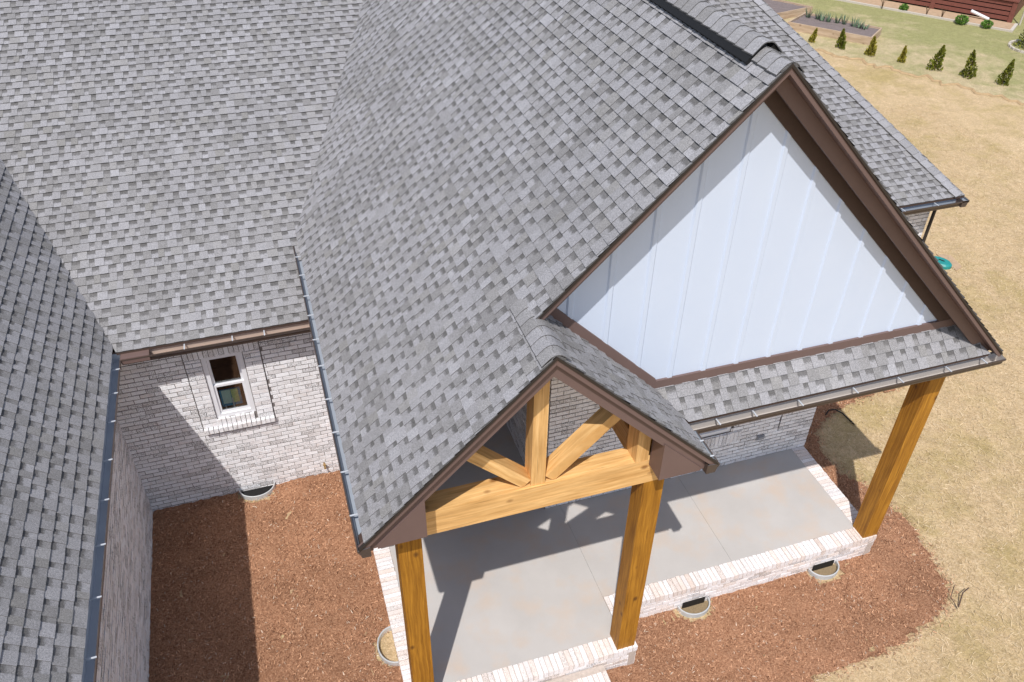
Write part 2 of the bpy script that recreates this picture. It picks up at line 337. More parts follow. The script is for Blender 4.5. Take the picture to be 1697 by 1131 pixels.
mb = MB(); bs = Vector((0, -1, PM)).normalized(); YB = 2*YR-YM
mb.face([(-9.5, YR, RIDGE), (7.8, YR, RIDGE), (XH, YB, ZM), (-9.5, YB, ZM)][::-1], 0, (.6, 0, 0)); mb.build('rear_roof_slope', SHM, house)
# wing roof
wz = math.hypot(1, PW); XWR = -6.4
mb = MB(); shingle(mb, (XW-.092, 0, ZM+.092*PW), (0, 1, 0), (-1/wz, 0, PW/wz), (-8, 15), 5.75, [[(1, 0, XW-.092), (-1, 0, -XWR), (PW, PM, -c0+ZM+PW*XW), (0, -1, 8)]], 29)
mb.face([(XWR, -8, ZM+PW*(XW-XWR)), (XWR, 12, ZM+PW*(XW-XWR)), (XWR-4, 12, ZM), (XWR-4, -8, ZM)], 0, (.6, 0, 0))
mb.build('wing_roof_slope', SHM, house)

# ridge caps
def caps(name, P0, P1, nl, nr, half, expo=.143, drop=.5, lift=.02, seed=1, rnd=.5, tones=(.3, .5, .6, .75, .85)):
    """folded cap shingles from P0 (front) to P1; nl, nr: downhill unit vectors left and right"""
    rd = random.Random(seed); mb = MB(); P0, P1, nl, nr = Vector(P0), Vector(P1), Vector(nl), Vector(nr); L = (P1-P0).length; d = (P1-P0)/L; n = int(L/expo)
    upv = (-(nl+nr)).normalized()
    def prof(h):
        pts = []
        for t in (-1, -.75, -.5, -.36, -.24, -.12, 0, .12, .24, .36, .5, .75, 1):
            dv = nl if t < 0 else nr; a = abs(t); y = half*a
            flat = 1-a/rnd if a < rnd else 0
            pts.append(dv*y+upv*(h-flat*flat*half*.22))
        return pts
    for k in range(n):
        a = P0+d*(k*expo); b = P0+d*(k*expo+expo+.03); pa = prof(lift+.012); pb = prof(lift); tone = rd.choice(tones)*rd.uniform(.85, 1.1); tan = rd.random()*.8
        A = [a+p for p in pa]; B = [b+p for p in pb]; A2 = [a+p-upv*.011 for p in pa]
        for i in range(12):
            mb.face([A[i], A[i+1], B[i+1], B[i]], 0, (tone, 0, tan)); mb.face([A2[i], A2[i+1], A[i+1], A[i]], 0, (0, 1, 0), [(0, .9)]*4)
        for i in (0, 12): mb.face([A[i], B[i], B[i]-upv*.012, A[i]-upv*.012], 0, (0, 1, 0), [(0, .9)]*4)
    return mb.build(name, [M['sh']], house)
l45, r45 = Vector((-s2, 0, -s2)), Vector((s2, 0, -s2))
caps('ridge_cap', (XS, .0, Z2+XS), (XS, YW-.02, Z2+XS), l45, r45, .20, .15, seed=4, lift=.045, rnd=.62)
caps('ridge_cap', (XB, YG, ZB), (XB, 1.25, ZB), l45, r45, .19, .15, seed=5, lift=.035, rnd=.6)
rv = caps('ridge_cap', (XB, .93, ZB+.068), (XB, 14.6, ZB+.068), l45, r45, .205, .15, seed=6, lift=.02)
mb = MB()
for s in (-1, 1):
    d = Vector((s*s2, 0, -s2)); nrm = Vector((s*s2, 0, s2)); o = Vector((XB, .95, ZB))+d*.03+nrm*.018
    mb.box(o, (0, 13.6, 0), d*.185, nrm*.036, 0)
    for k in range(136): mb.box(o+d*.185+Vector((0, k*.1, 0)), (0, .05, 0), d*.005, nrm*.03, 0)
mb.build('ridge_vent', M['vent'], house)
hipd = Vector((-1, HD, PE)); mainN = Vector((0, -PM, 1)).normalized(); endN = Vector((PE, 0, 1)).normalized()
hl = hipd.normalized().cross(mainN).normalized(); hl = hl if hl.z < 0 else -hl; hr = hipd.normalized().cross(endN).normalized(); hr = hr if hr.z < 0 else -hr
hp0 = Vector((XH-.05, YM2+.15, ZM+.065)); caps('hip_cap', hp0, hp0+hipd*3.8, hl, hr, .25, .18, lift=.035, seed=9, tones=(.6, .85, 1, 1))

# white gable, trims, rake boards
zl = lambda x: Z2+x; zr = lambda x: Z2+XRB-x; zs = lambda x: Z2+XR-x
xj = XR-(ZSK-Z2)
gb = MB(); za_ = lambda x: min(zl(x), zr(x))-.15; zb_ = lambda x: max(zs(x), ZSK)-.05
xs_ = [2.06, 2.6, xj, XB, 5.6, 7.72]
for x0_, x1_ in zip(xs_[:-1], xs_[1:]):
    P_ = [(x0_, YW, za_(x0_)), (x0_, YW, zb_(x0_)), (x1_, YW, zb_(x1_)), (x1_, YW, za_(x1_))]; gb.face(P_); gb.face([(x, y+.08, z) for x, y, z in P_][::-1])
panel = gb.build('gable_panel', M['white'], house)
k = 0
for xb in np.arange(4.094-.4165*4, 7.6, .4165):
    zt = min(zl(xb), zr(xb))-.33; zb = max(zs(xb), ZSK)+.09
    if zt-zb > .1:
        b = MB(); b.prism([(xb-.038, YW, zb), (xb-.022, YW-.017, zb), (xb+.022, YW-.017, zb), (xb+.038, YW, zb)], (0, 0, zt-zb)); b.build('batten', M['white'], panel)
def strip(mb, p0, p1, drop, y0, y1, m=0):
    """board whose top edge runs p0-p1 in the (x,z) plane, 'drop' tall measured vertically"""
    (xa, za), (xc, zc) = p0, p1
    mb.prism([(xa, y0, za), (xc, y0, zc), (xc, y0, zc-drop), (xa, y0, za-drop)], (0, y1-y0, 0), m, uv_axis=(1, 0, .3))
b = MB(); strip(b, (2.05, zs(2.05)+.15), (xj+.02, ZSK+.13), .15, YW-.030, YW+.01); strip(b, (xj+.021, ZSK+.105), (7.6, ZSK+.105), .12, YW-.029, YW+.01); b.build('gable_base_trim', M['trim'], house)
def rake(name, x0, z0, xa, za, y, h1, h2, sb, back, zmin=-9):
    b = MB()
    def st(t0, t1, ya, yb, m):
        P = [(x0, y, z0-t0), (xa, y, za-t0), (xa, y, za-t1), (x0, y, z0-t1)]; sl = (za-z0)/(xa-x0)
        if z0-t1 < zmin:
            xc = x0+(zmin-(z0-t1))/sl; xt = x0 if z0-t0 >= zmin else x0+(zmin-(z0-t0))/sl
            P = [(xt, y, max(z0-t0, zmin)), P[1], P[2], (xc, y, zmin)]+([(x0, y, zmin)] if z0-t0 > zmin+.001 else [])
        b.prism([(q[0], ya, q[2]) for q in P], (0, yb-ya, 0), m, uv_axis=(1, 0, .3))
    st(.004, .034, y-.010, y+.03, 1); st(.0345, h1, y+.004, y+sb+.02, 0); st(h1+.001, h2, y+sb, y+sb+.04, 0)
    st(.13, h2-.03, y+sb+.041, back, 2)
    return b.build(name, [M['trim'], M['dark'], M['soffit']], house)
rake('rake_board', 1.98, zl(1.98), XB, ZB, YG, .098, .278, .143, YW)
rake('rake_board', 8.12, zr(8.12), XB+.0005, ZB-.0005, YG, .098, .278, .143, YW, Z2+.035)
b = MB(); strip(b, (XB+.001, ZB-.25), (7.45, zr(7.45)-.25), .175, YW-.026, YW); strip(b, (2.2, zl(2.2)-.25), (XB, ZB-.25), .175, YW-.026, YW); b.build('frieze_board', M['soffit'], house)
rake('rake_board', .02, zl(.02), XS, Z2+XS, 0, .105, .277, .055, .26, 3.63); rake('rake_board', XR-.02, zs(XR-.02), XS+.0005, Z2+XS-.0005, 0, .105, .277, .055, .26, 3.63)
# boxed eave returns
zbot = 3.63
for sgn, xa, xc in ((1, .20, .695), (-1, XR-.20, 3.205)):
    zz = (lambda x: Z2+x) if sgn > 0 else zs
    b = MB(); b.prism([(xa, .040, zbot), (xc, .040, zbot), (xc, .040, zz(xc)-.24), (xa, .040, zz(xa)-.24)], (0, .249, 0)); b.build('eave_return', M['trim'], house)
# timber: posts, beam, truss, plates
def timber(name, o, a, bb, c, mat, par=house, bevel=.008):
    b = MB(); b.box(o, a, bb, c); t = b.build(name, mat, par)
    md = t.modifiers.new('bevel', 'BEVEL'); md.width = bevel; md.segments = 2; return t
PS = .252; YP = .291; BT = 3.69; BB = 3.335
timber('post', (.42, YP, .003), (0, 0, BB-.003), (PS, 0, 0), (0, PS, 0), M['stain'])
timber('post', (3.185, YP, .003), (0, 0, BB-.003), (PS, 0, 0), (0, PS, 0), M['stain'])
timber('post', (7.55, .903, .003), (0, 0, 3.60), (PS, 0, 0), (0, PS, 0), M['stain'])
timber('beam', (.40, YP, BB), (3.06, 0, 0), (0, .25, 0), (0, 0, BT-BB), M['fir'])
timber('beam', (3.19, YP+.252, BB), (0, 2.9-YP-.252, 0), (.245, 0, 0), (0, 0, BT-BB-.01), M['fir'])
timber('beam', (.425, YP+.252, BB), (0, 2.9-YP-.252, 0), (.245, 0, 0), (0, 0, BT-BB-.01), M['fir'])
timber('beam', (3.46, .93, 3.36), (4.3, 0, 0), (0, .2, 0), (0, 0, .24), M['stain'])
YT = YP+.02; TD = .205
timber('king_post', (1.862, YT, BT+.002), (0, 0, 1.62), (.155, 0, 0), (0, TD, 0), M['fir'])
for s in (1, -1):
    e = Vector((s*s2, 0, s2)); n = Vector((s*s2, 0, -s2)); o = Vector((XS+s*.082, YT+.012, BT+.085))
    b = MB(); b.prism([o, o+e*1.25, o+e*1.25+n*.13, o+n*.13+e*.03, o+n*.10], (0, TD-.02, 0), uv_axis=e); t = b.build('brace', M['fir'], house)
    md = t.modifiers.new('bevel', 'BEVEL'); md.width = .006; md.segments = 2
b = MB(); b.box((3.04, YP+.004, BT+.002), (0, 0, .52), (.15, 0, 0), (0, .235, 0)); b.build('beam_block', M['fir'], house)
for k in range(3): b = MB(); b.box((3.215, .55, BT-.008+k*.142), (0, 2.34, 0), (.16, 0, 0), (0, 0, .138)); b.build('plate_board', M['stain'], house)

# gutters
def gutter(p0, p1, out, lining, hangers, wdt=.15, name='gutter'):
    p0, p1, out = Vector(p0), Vector(p1), Vector(out); d = (p1-p0); Z = Vector((0, 0, 1))
    # p0,p1: line of the outer top lip
    O = [(-wdt, .02), (-wdt, -.115), (-.045, -.115), (-.032, -.085), (-.03, -.06), (-.008, -.03), (0, -.022), (0, 0)]
    I = [(-.014, 0), (-.014, -.006), (-.006, -.008), (-.008, -.02), (-.034, -.058), (-.038, -.08), (-.049, -.110), (-wdt+.004, -.110), (-wdt+.004, .02)]
    prof = O+I; b = MB(); Pa = [p0+out*x+Z*z for x, z in prof]; n = len(prof)
    for i in range(n):
        j = (i+1) % n; inner = 8 <= i < n-1; f = [Pa[i], Pa[j], Pa[j]+d, Pa[i]+d]
        b.face(f, 1 if inner else 0)
    for P in (p0, p1):
        e = [P+out*x+Z*z for x, z in O]; e2 = [q+d.normalized()*(.003 if P == p0 else -.003) for q in e]; b.face(e, 0); b.face(e2[::-1], 1)
    g = b.build(name, [M['gut'], lining], house)
    for t in hangers:
        h = MB(); c = p0+d.normalized()*t; h.box(c+out*(-wdt+.004)+Z*(-.004), out*(wdt-.006), d.normalized()*.016, Z*.010); h.build('hanger', M['hang'], g)
    return g
gutter((0, -.005, Z2), (0, 5.80, Z2), (-1, 0, 0), M['alu'], [.45, 1.06, 1.68, 2.25, 2.88, 3.42, 3.96, 4.42, 4.95, 5.45], .13)
gutter((XR, -.005, Z2), (XR, YSK, Z2), (1, 0, 0), M['alu'], [.12, .36])
gutter((XR-.13, YSK, Z2), (XRB-.03, YSK, Z2), (0, -1, 0), M['lin'], [.42, .89, 1.50, 2.25, 2.89, 3.59, 4.13], .13)
gutter((XW, YM, ZM), (.40, YM, ZM), (0, -1, 0), M['tan'], [.80, 1.43, 1.86, 2.5])
gutter((XW, -8, ZM), (XW, YM+.15, ZM), (1, 0, 0), M['alu_pale'], [.9, 1.8, 2.7, 3.6, 4.5, 5.3, 6.1, 6.9, 7.6, 7.98, 8.66, 9.33, 9.97, 10.6, 11.27, 11.81, 12.3], .128)
gutter((8.3, YM2, ZM), (XH, YM2, ZM), (0, -1, 0), M['alu'], [1.2, 2.0, 2.7])
gutter((XH, YM2, ZM), (XH, 24, ZM), (1, 0, 0), M['alu'], [1, 2, 3])
b = MB(); b.box((-2.475, YM+.002, ZM-.075), (.36, 0, 0), (0, .12, 0), (0, 0, .09)); b.build('gutter_end_box', M['trim'], house)
b = MB(); b.box((.12, YM+.02, ZM-.07), (.28, 0, 0), (0, .11, 0), (0, 0, .075)); b.build('gutter_end_box', M['trim'], house)
# fascia and soffits
b = MB(); b.box((.132, 0.06, 3.60), (0, 5.9, 0), (.03, 0, 0), (0, 0, .20)); b.build('fascia', M['trim'], house)
b = MB(); b.box((XW-.131, -7.9, ZM-.16), (0, 12.4, 0), (-.03, 0, 0), (0, 0, .2)); b.build('fascia', M['trim'], house)
b = MB(); b.box((-2.6, YM+.152, ZM-.16), (3.1, 0, 0), (0, .03, 0), (0, 0, .19)); b.build('fascia', M['trim'], house)
b = MB(); b.box((3.86, YSK+.132, 3.60), (4.3, 0, 0), (0, .03, 0), (0, 0, .13)); b.build('fascia', M['trim'], house)
b = MB(); b.box((8.3, YM2+.152, ZM-.16), (3.22, 0, 0), (0, .03, 0), (0, 0, .2)); b.box((XH-.15, YM2+.13, ZM-.16), (0, 18, 0), (.02, 0, 0), (0, 0, .2)); b.build('fascia', M['trim'], house)
b = MB(); b.box((3.44, YSK+.185, 3.60), (4.68, 0, 0), (0, 2.3, 0), (0, 0, .03)); b.box((7.83, YSK+.16, 3.61), (.36, 0, 0), (0, 5, 0), (0, 0, .03))
b.box((-2.9, YM+.183, ZM-.165), (3.5, 0, 0), (0, .4, 0), (0, 0, .02)); b.box((XW-.15, -7.9, ZM-.163), (-.4, 0, 0), (0, 12.8, 0), (0, 0, .02)); b.box((8.2, YM2+.183, ZM-.165), (3.4, 0, 0), (0, .4, 0), (0, 0, .02)); b.box((.16, 2.9, 3.60), (.35, 0, 0), (0, 3, 0), (0, 0, .02)); b.build('soffit', M['soffit'], house)

# brick walls, every brick laid
CH, BL, MJ = .079, .20, .015
def bricks(mb, o, ud, nd, wd, z0, z1, holes=(), seed=0, mj=MJ, proud=.006):
    rd = random.Random(seed); o, ud, nd = Vector(o), Vector(ud), Vector(nd); Z = Vector((0, 0, 1)); n = int((z1-z0)/CH)
    for k in range(n+1):
        za = z0+k*CH+mj/2; zb = min(za+CH-mj, z1)
        if zb-za < .02: continue
        u = -BL*(.5 if k % 2 else 0)-rd.random()*.005
        while u < wd:
            ue = wd if wd-(u+BL) < .06 else min(u+BL-mj*.28, wd)
            segs = [(max(u+mj*.28, .0), ue)]
            for h0, h1, hz0, hz1 in holes:
                if zb > hz0+.02 and za < hz1-.02:
                    ns = []
                    for a, c in segs:
                        if c <= h0 or a >= h1: ns.append((a, c))
                        else:
                            if a < h0: ns.append((a, h0))
                            if c > h1: ns.append((h1, c))
                    segs = ns
            for a, c in segs:
                if c-a > .02: mb.box(o+ud*a+Z*za, ud*(c-a), nd*(proud+rd.uniform(-.002, .003)), Z*(zb-za), 0, (rd.random(), rd.random(), 1 if rd.random() < .25 else rd.random()*.5), .0025, ())
            u = u+BL if ue < wd else wd+1
def wall(name, o, ud, nd, wd, z0, z1, holes=(), seed=0, thick=.2):
    mb = MB(); O, U, Nv = Vector(o), Vector(ud), Vector(nd); Z = Vector((0, 0, 1)); us = sorted({0, wd, *[h[0] for h in holes], *[h[1] for h in holes]}); zz = sorted({z0, z1, *[h[2] for h in holes], *[h[3] for h in holes]})
    for i in range(len(us)-1):
        for j in range(len(zz)-1):
            um, zm = (us[i]+us[i+1])/2, (zz[j]+zz[j+1])/2
            if any(h[0] < um < h[1] and h[2] < zm < h[3] for h in holes): continue
            mb.box(O+U*us[i]+Z*zz[j], U*(us[i+1]-us[i]), -Nv*thick, Z*(zz[j+1]-zz[j]), 1)
    bricks(mb, o, ud, nd, wd, z0, z1, holes, seed)
    return mb.build(name, [M['brick'], M['mortar']], house)
YMW = 4.908; WX0, WX1, WZ0, WZ1 = -1.562, -.986, 1.432, 2.622
wall('brick_wall', (-2.893, YMW, 0), (1, 0, 0), (0, -1, 0), 3.36, -.28, 2.98, [(2.893-1.801, 2.893-.720, 1.20, 2.98)], 1)
# raised surround of the courtyard window
b = MB(); hol = [(WX0+1.785, WX1+1.785, 1.30, WZ1+.2)]
b.box((-1.785, YMW, 1.20), (.223, 0, 0), (0, .2, 0), (0, 0, 1.78), 1); b.box((WX1, YMW, 1.20), (.251, 0, 0), (0, .2, 0), (0, 0, 1.78), 1); b.box((WX0, YMW, 1.20), (WX1-WX0, 0, 0), (0, .2, 0), (0, 0, WZ0-1.20), 1); b.box((WX0, YMW, WZ1), (WX1-WX0, 0, 0), (0, .2, 0), (0, 0, 2.98-WZ1), 1)
b.box((-1.800, YMW+.006, 1.20), (.013, 0, 0), (0, .1, 0), (0, 0, 1.78), 2); b.box((-.734, YMW+.012, 1.20), (.014, 0, 0), (0, .1, 0), (0, 0, 1.78), 2)
bricks(b, (-1.785, YMW, 1.30), (1, 0, 0), (0, -1, 0), .218, 0, WZ1-1.30-.01, (), 5, MJ, .018); bricks(b, (WX1+.012, YMW, 1.30), (1, 0, 0), (0, -1, 0), .235, 0, WZ1-1.30-.01, (), 6, MJ, .018)
for i in range(15): b.box((-1.783+i*.0702, YMW, WZ1+.004), (.061, 0, 0), (0, -.02, 0), (0, 0, .205), 0, (random.random(), random.random(), random.random()), .002)
for i in range(15):
    b.box((-1.783+i*.0702, YMW, 1.215), (.061, 0, 0), (0, -.075, 0), (0, 0, .085), 0, (random.random(), random.random(), random.random()*.5), .003)
    if WX0 < -1.783+i*.0702+.03 < WX1: b.box((-1.783+i*.0702, YMW-.03, 1.302), (.061, 0, 0), (0, .1, 0), (0, 0, WZ0-1.302), 0, (random.random(), random.random(), .2), .003)
b.build('window_surround', [M['brick'], M['mortar'], M['mortar']], house)
def window(x0, x1, z0, z1, y, dep=.1):
    t = .066; fr = MB()
    for o, a, c in (((x0, y, z0), (0, 0, z1-z0), (t, 0, 0)), ((x1-t, y, z0), (0, 0, z1-z0), (t, 0, 0))): fr.box(o, a, c, (0, dep, 0))
    for zz in (z0, z1-t): fr.box((x0+t, y, zz), (x1-x0-2*t, 0, 0), (0, dep, 0), (0, 0, t))
    f = fr.build('window', M['vinyl'], house); zm = (z0+z1)/2; i0, i1 = x0+t, x1-t
    for nm, za, zb, yy in (('sash', zm-.02, z1-t, y+.055), ('sash', z0+t, zm+.02, y+.025)):
        s = MB(); q = .036
        s.box((i0, yy, za), (0, 0, zb-za), (q, 0, 0), (0, .028, 0)); s.box((i1-q, yy, za), (0, 0, zb-za), (q, 0, 0), (0, .028, 0))
        s.box((i0+q, yy, za), (i1-i0-2*q, 0, 0), (0, .028, 0), (0, 0, q+.008)); s.box((i0+q, yy, zb-q), (i1-i0-2*q, 0, 0), (0, .028, 0), (0, 0, q)); s.build(nm, M['vinyl'], f)
        g = MB(); g.box((i0+q, yy+.012, za+q+.008), (i1-i0-2*q, 0, 0), (0, .005, 0), (0, 0, zb-za-2*q-.008)); g.build('pane', M['glass'], f)
window(WX0, WX1, WZ0, WZ1, YMW+.012)
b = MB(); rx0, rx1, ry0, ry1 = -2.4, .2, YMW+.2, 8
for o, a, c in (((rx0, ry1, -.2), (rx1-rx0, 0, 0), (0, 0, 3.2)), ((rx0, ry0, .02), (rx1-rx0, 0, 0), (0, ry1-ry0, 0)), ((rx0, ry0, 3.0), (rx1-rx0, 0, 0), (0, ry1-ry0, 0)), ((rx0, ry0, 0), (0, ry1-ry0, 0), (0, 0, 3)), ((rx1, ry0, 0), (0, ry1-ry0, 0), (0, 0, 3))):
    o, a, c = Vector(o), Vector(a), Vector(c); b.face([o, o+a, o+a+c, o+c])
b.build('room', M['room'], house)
# other walls
wall('brick_wall', (-2.893, -8, 0), (0, 1, 0), (1, 0, 0), 12.9, -.30, 2.98, (), 2)
wall('brick_wall', (.45, 5.1, 0), (0, -1, 0), (-1, 0, 0), 2.2, -.30, 3.60, (), 3)
WP = 2.906
PWX0, PWX1, PWZ0 = 4.95, 6.24, .79
wall('brick_wall', (3.07, WP, 0), (1, 0, 0), (0, -1, 0), 4.75, 0, 3.62, [(PWX0-3.07, PWX1-3.07, PWZ0, 2.4), (6.24-3.07, 6.275-3.07, .87, 2.4), (7.15-3.07, 7.175-3.07, .55, 3.5)], 4)
b = MB()
for i in range(21): b.box((4.98+i*.0702, WP, PWZ0-.235), (.060, 0, 0), (0, -.022 if i > 17 else -.03, 0), (0, 0, .215), 0, (random.random()*.5, random.random()*.6+.4, random.random()), .003)
b.build('window_sill', [M['brick'], M['mortar']], house)
window(PWX0, PWX1, PWZ0, 2.4, WP+.015)
b = MB(); b.box((6.241, WP+.02, .86), (.033, 0, 0), (0, .1, 0), (0, 0, 1.6)); b.box((7.15, WP+.03, .55), (.025, 0, 0), (0, .1, 0), (0, 0, 2.95)); b.build('wall_joint', M['mortar'], house)
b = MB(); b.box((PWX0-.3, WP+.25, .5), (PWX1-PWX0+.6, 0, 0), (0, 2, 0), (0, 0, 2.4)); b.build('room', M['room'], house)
wall('brick_wall', (3.07, 6.1, 0), (0, -1, 0), (-1, 0, 0), 3.17, 0, 3.62, (), 7)
wall('brick_wall', (.45, 6.1, 0), (1, 0, 0), (0, -1, 0), 2.8, 0, 3.62, [(.75, 1.75, 0, 2.1)], 8)
d = MB(); d.box((1.2, 6.14, 0), (0, 0, 2.1), (1.0, 0, 0), (0, .05, 0)); dr = d.build('front_door', M['stain'], house); d = MB(); d.tube([(1.3, 6.10, .95), (1.3, 6.08, 1.0), (1.3, 6.08, 1.15), (1.3, 6.10, 1.2)], .012); d.build('handle', M['black'], dr)
wall('brick_wall', (7.82, 2.93, 0), (0, 1, 0), (1, 0, 0), 2.37, -.45, 3.55, (), 9)
wall('brick_wall', (7.8, 5.269, 0), (1, 0, 0), (0, -1, 0), 3.52, -.45, 2.98, [(1.9, 3.28, .7, 2.1)], 10)
window(9.7, 11.08, .7, 2.1, 5.28)
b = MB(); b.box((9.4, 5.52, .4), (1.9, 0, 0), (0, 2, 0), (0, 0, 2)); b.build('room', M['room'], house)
for o_, a_, c_ in (((11.1, 5.47, -.45), (0, 17, 0), (.2, 0, 0)), ((-9, 27, -.45), (20, 0, 0), (0, .2, 0)), ((-10.2, -7.6, -.45), (0, 18, 0), (.2, 0, 0)), ((-10.2, -7.81, -.45), (7.1, 0, 0), (0, .2, 0))):
    b = MB(); b.box(o_, a_, c_, (0, 0, 3.43), 1); b.build('rear_wall', [M['brick'], M['mortar']], house)
b = MB(); b.box((11.325, 5.17, -.4), (0, 0, 3.35), (.035, 0, 0), (0, .05, 0)); b.build('corner_shade_strip', M['dark'], house)  # dark strip painted in for the shaded side of the wall corner

# porch floor with brick rowlock border
floor = MB()
for x0, x1, y0, y1 in ((.575, 3.3235, .505, 2.905), (.575, 3.066, 2.905, 6.05), (3.3265, 5.4065, 1.125, 2.905), (5.4095, 7.568, 1.125, 2.905)): floor.box((x0, y0, -.12), (x1-x0, 0, 0), (0, y1-y0, 0), (0, 0, .12), 0)
floor.box((.4, .4, -.5), (7.3, 0, 0), (0, .001, 0), (0, 0, .01), 1); floor.box((.45, .40, -.5), (2.95, 0, 0), (0, 5.4, 0), (0, 0, .375), 1); floor.box((3.4, 1.0, -.5), (4.3, 0, 0), (0, 1.9, 0), (0, 0, .375), 1)
pf = floor.build('porch_floor', [M['conc'], M['mortar']], house)
def rowlock(mb, o, ud, dd, length, depth, top, h=.095, seed=1):
    rd = random.Random(seed); o, ud, dd = Vector(o), Vector(ud), Vector(dd); n = int(length/.0705)
    st = length/n
    for i in range(n):
        mb.box(o+ud*(i*st+.005)+Vector((0, 0, top-h)), dd*(depth+rd.uniform(-.003, .003)), ud*(st-.010), Vector((0, 0, h+rd.uniform(-.002, .003))), 0, (rd.random(), rd.random()*1.2, rd.random()*.6), .0025)
    mb.box(o+Vector((0, 0, top-h))+dd*.006, ud*length, dd*(depth-.012), Vector((0, 0, h-.010)), 2)
E1 = MB(); Y0 = .258; Y1 = .881
rowlock(E1, (.336, Y0, 0), (1, 0, 0), (0, 1, 0), 3.145, .245, .003, seed=1)
rowlock(E1, (.336, .506, 0), (0, 1, 0), (1, 0, 0), 2.44, .236, .003, seed=2)
rowlock(E1, (3.33, Y1, 0), (1, 0, 0), (0, 1, 0), 4.475, .241, .003, seed=3)
rowlock(E1, (7.57, 1.126, 0), (0, 1, 0), (1, 0, 0), 1.78, .235, .003, seed=4)
rowlock(E1, (3.333, .506, 0), (0, 1, 0), (1, 0, 0), .372, .148, .003, seed=5)
for o, ud, nd, ln, sd in (((.346, Y0+.02, 0), (1, 0, 0), (0, -1, 0), 3.125, 1), ((.352, 2.95, 0), (0, -1, 0), (-1, 0, 0), 2.68, 2), ((3.485, Y1+.02, 0), (1, 0, 0), (0, -1, 0), 4.31, 3), ((7.79, Y1+.01, 0), (0, 1, 0), (1, 0, 0), 2.05, 4), ((3.465, Y0+.01, 0), (0, 1, 0), (1, 0, 0), .63, 5)):
    bricks(E1, Vector(o)+Vector((0, 0, -.095-5*CH)), ud, nd, ln, 0, 5*CH-.004, (), sd)
    E1.box(Vector(o)+Vector((0, 0, -.6)), Vector(ud)*ln, -Vector(nd)*.1, (0, 0, .6-.1), 2)
E1.build('porch_edging', [M['edge'], M['mortar'], mat_mortar('pale_mortar', (.52, .45, .40))], house)
ST = MB(); pm_ = bpy.data.materials['pale_mortar']
rowlock(ST, (1.0, -.085, 0), (1, 0, 0), (0, 1, 0), 1.985, .24, -.185, seed=8); ST.box((1.0, .155, -.6), (1.985, 0, 0), (0, .1, 0), (0, 0, .41), 2); ST.box((1.0, -.08, -.6), (1.98, 0, 0), (0, .2, 0), (0, 0, .31), 2)
ST.build('porch_step', [M['edge'], M['mortar'], pm_], house)
ST = MB(); rowlock(ST, (1.0, -.40, 0), (1, 0, 0), (0, 1, 0), 1.985, .30, -.345, seed=9); ST.box((1.0, -.39, -.6), (1.98, 0, 0), (0, .28, 0), (0, 0, .16), 2); ST.build('porch_step', [M['edge'], M['mortar'], pm_], house)
# sconce, tap, outlet
b = MB(); sy, sz = 4.05, 1.65
b.box((3.055, sy-.06, sz-.13), (-.02, 0, 0), (0, .12, 0), (0, 0, .26)); b.prism([(3.03, sy-.08, sz-.12), (3.03, sy+.08, sz-.12), (2.92, sy+.06, sz-.12), (2.92, sy-.06, sz-.12)], (0, 0, .22)); b.build('wall_lamp', M['black'], house)
b = MB(); b.tube([(-.13, YMW, .02), (-.13, YMW-.07, .015), (-.128, YMW-.10, -.03)], .016); b.tube([(-.155, YMW-.08, .05), (-.105, YMW-.08, .05)], .012); b.build('tap', M['brass'], house)
b = MB(); b.box((6.77, WP-.012, .47), (.13, 0, 0), (0, -.03, 0), (0, 0, .085)); b.box((6.785, WP-.042, .48), (.10, 0, 0), (0, -.012, 0), (0, 0, .06)); ob = b.build('outlet_cover', M['grey'], house)
t = empty('framed_poster', (-1.3, YMW+.15, 1.5), 'blue framed pale green poster leaning inside the small white window', 'poster')
PY = YMW+.095
b = MB(); b.box((-1.45, PY, 1.565), (.30, 0, 0), (0, .02, 0), (0, .03, .30)); b.build('frame', M['blue'], t)
b = MB(); b.box((-1.42, PY-.004, 1.62), (.125, 0, 0), (0, .004, 0), (0, .024, .24)); b.build('aqua_sheet', M['mint'], t)
b = MB(); b.box((-1.285, PY-.004, 1.62), (.10, 0, 0), (0, .004, 0), (0, .024, .24)); b.build('green_sheet', M['lime'], t)
for xx in (-1.41, -1.29): b = MB(); b.box((xx, PY-.018, 1.46), (0, 0, .26 if xx > -1.3 else .13), (.018, 0, 0), (0, .012, 0)); b.build('leg', M['vinyl'], t)
b = MB(); b.box((-1.5, YMW+.11, 1.42), (.46, 0, 0), (0, .35, 0), (0, 0, .03)); b.build('window_ledge', M['plank'], house)

# ------------------------------------------------------------------ ground
def gh(x):
    t = np.clip((np.asarray(x, float)-0.)/3.6, 0, 1); t = t*t*(3-2*t); return -.235-.215*t
def inside(poly, X, Y):
    c = np.zeros(X.shape, bool); n = len(poly)
    for i in range(n):
        (x0, y0), (x1, y1) = poly[i], poly[(i+1) % n]
        c ^= ((y0 > Y) != (y1 > Y)) & (X < (x1-x0)*(Y-y0)/((y1-y0) if y1 != y0 else 1e-9)+x0)
    return c
xs = np.unique(np.concatenate([[-250, -120, -60, -30], np.arange(-15, 36, .5), [45, 70, 120, 250]])); ys = np.unique(np.concatenate([[-250, -100, -40], np.arange(-15, 36, .75), [50, 80, 140, 300]]))
X, Y = np.meshgrid(xs, ys); Zg = gh(X)-.01; V = np.stack([X, Y, Zg], -1).reshape(-1, 3); nx = len(xs)
I = np.arange(len(ys)-1)[:, None]*nx+np.arange(nx-1)[None]; I = I.ravel(); Fq = np.stack([I, I+1, I+1+nx, I+nx], 1)
tag(fastmesh('lawn', V, Fq, M['lawn']), 'dry tan lawn around the house', 'lawn', kind='structure')
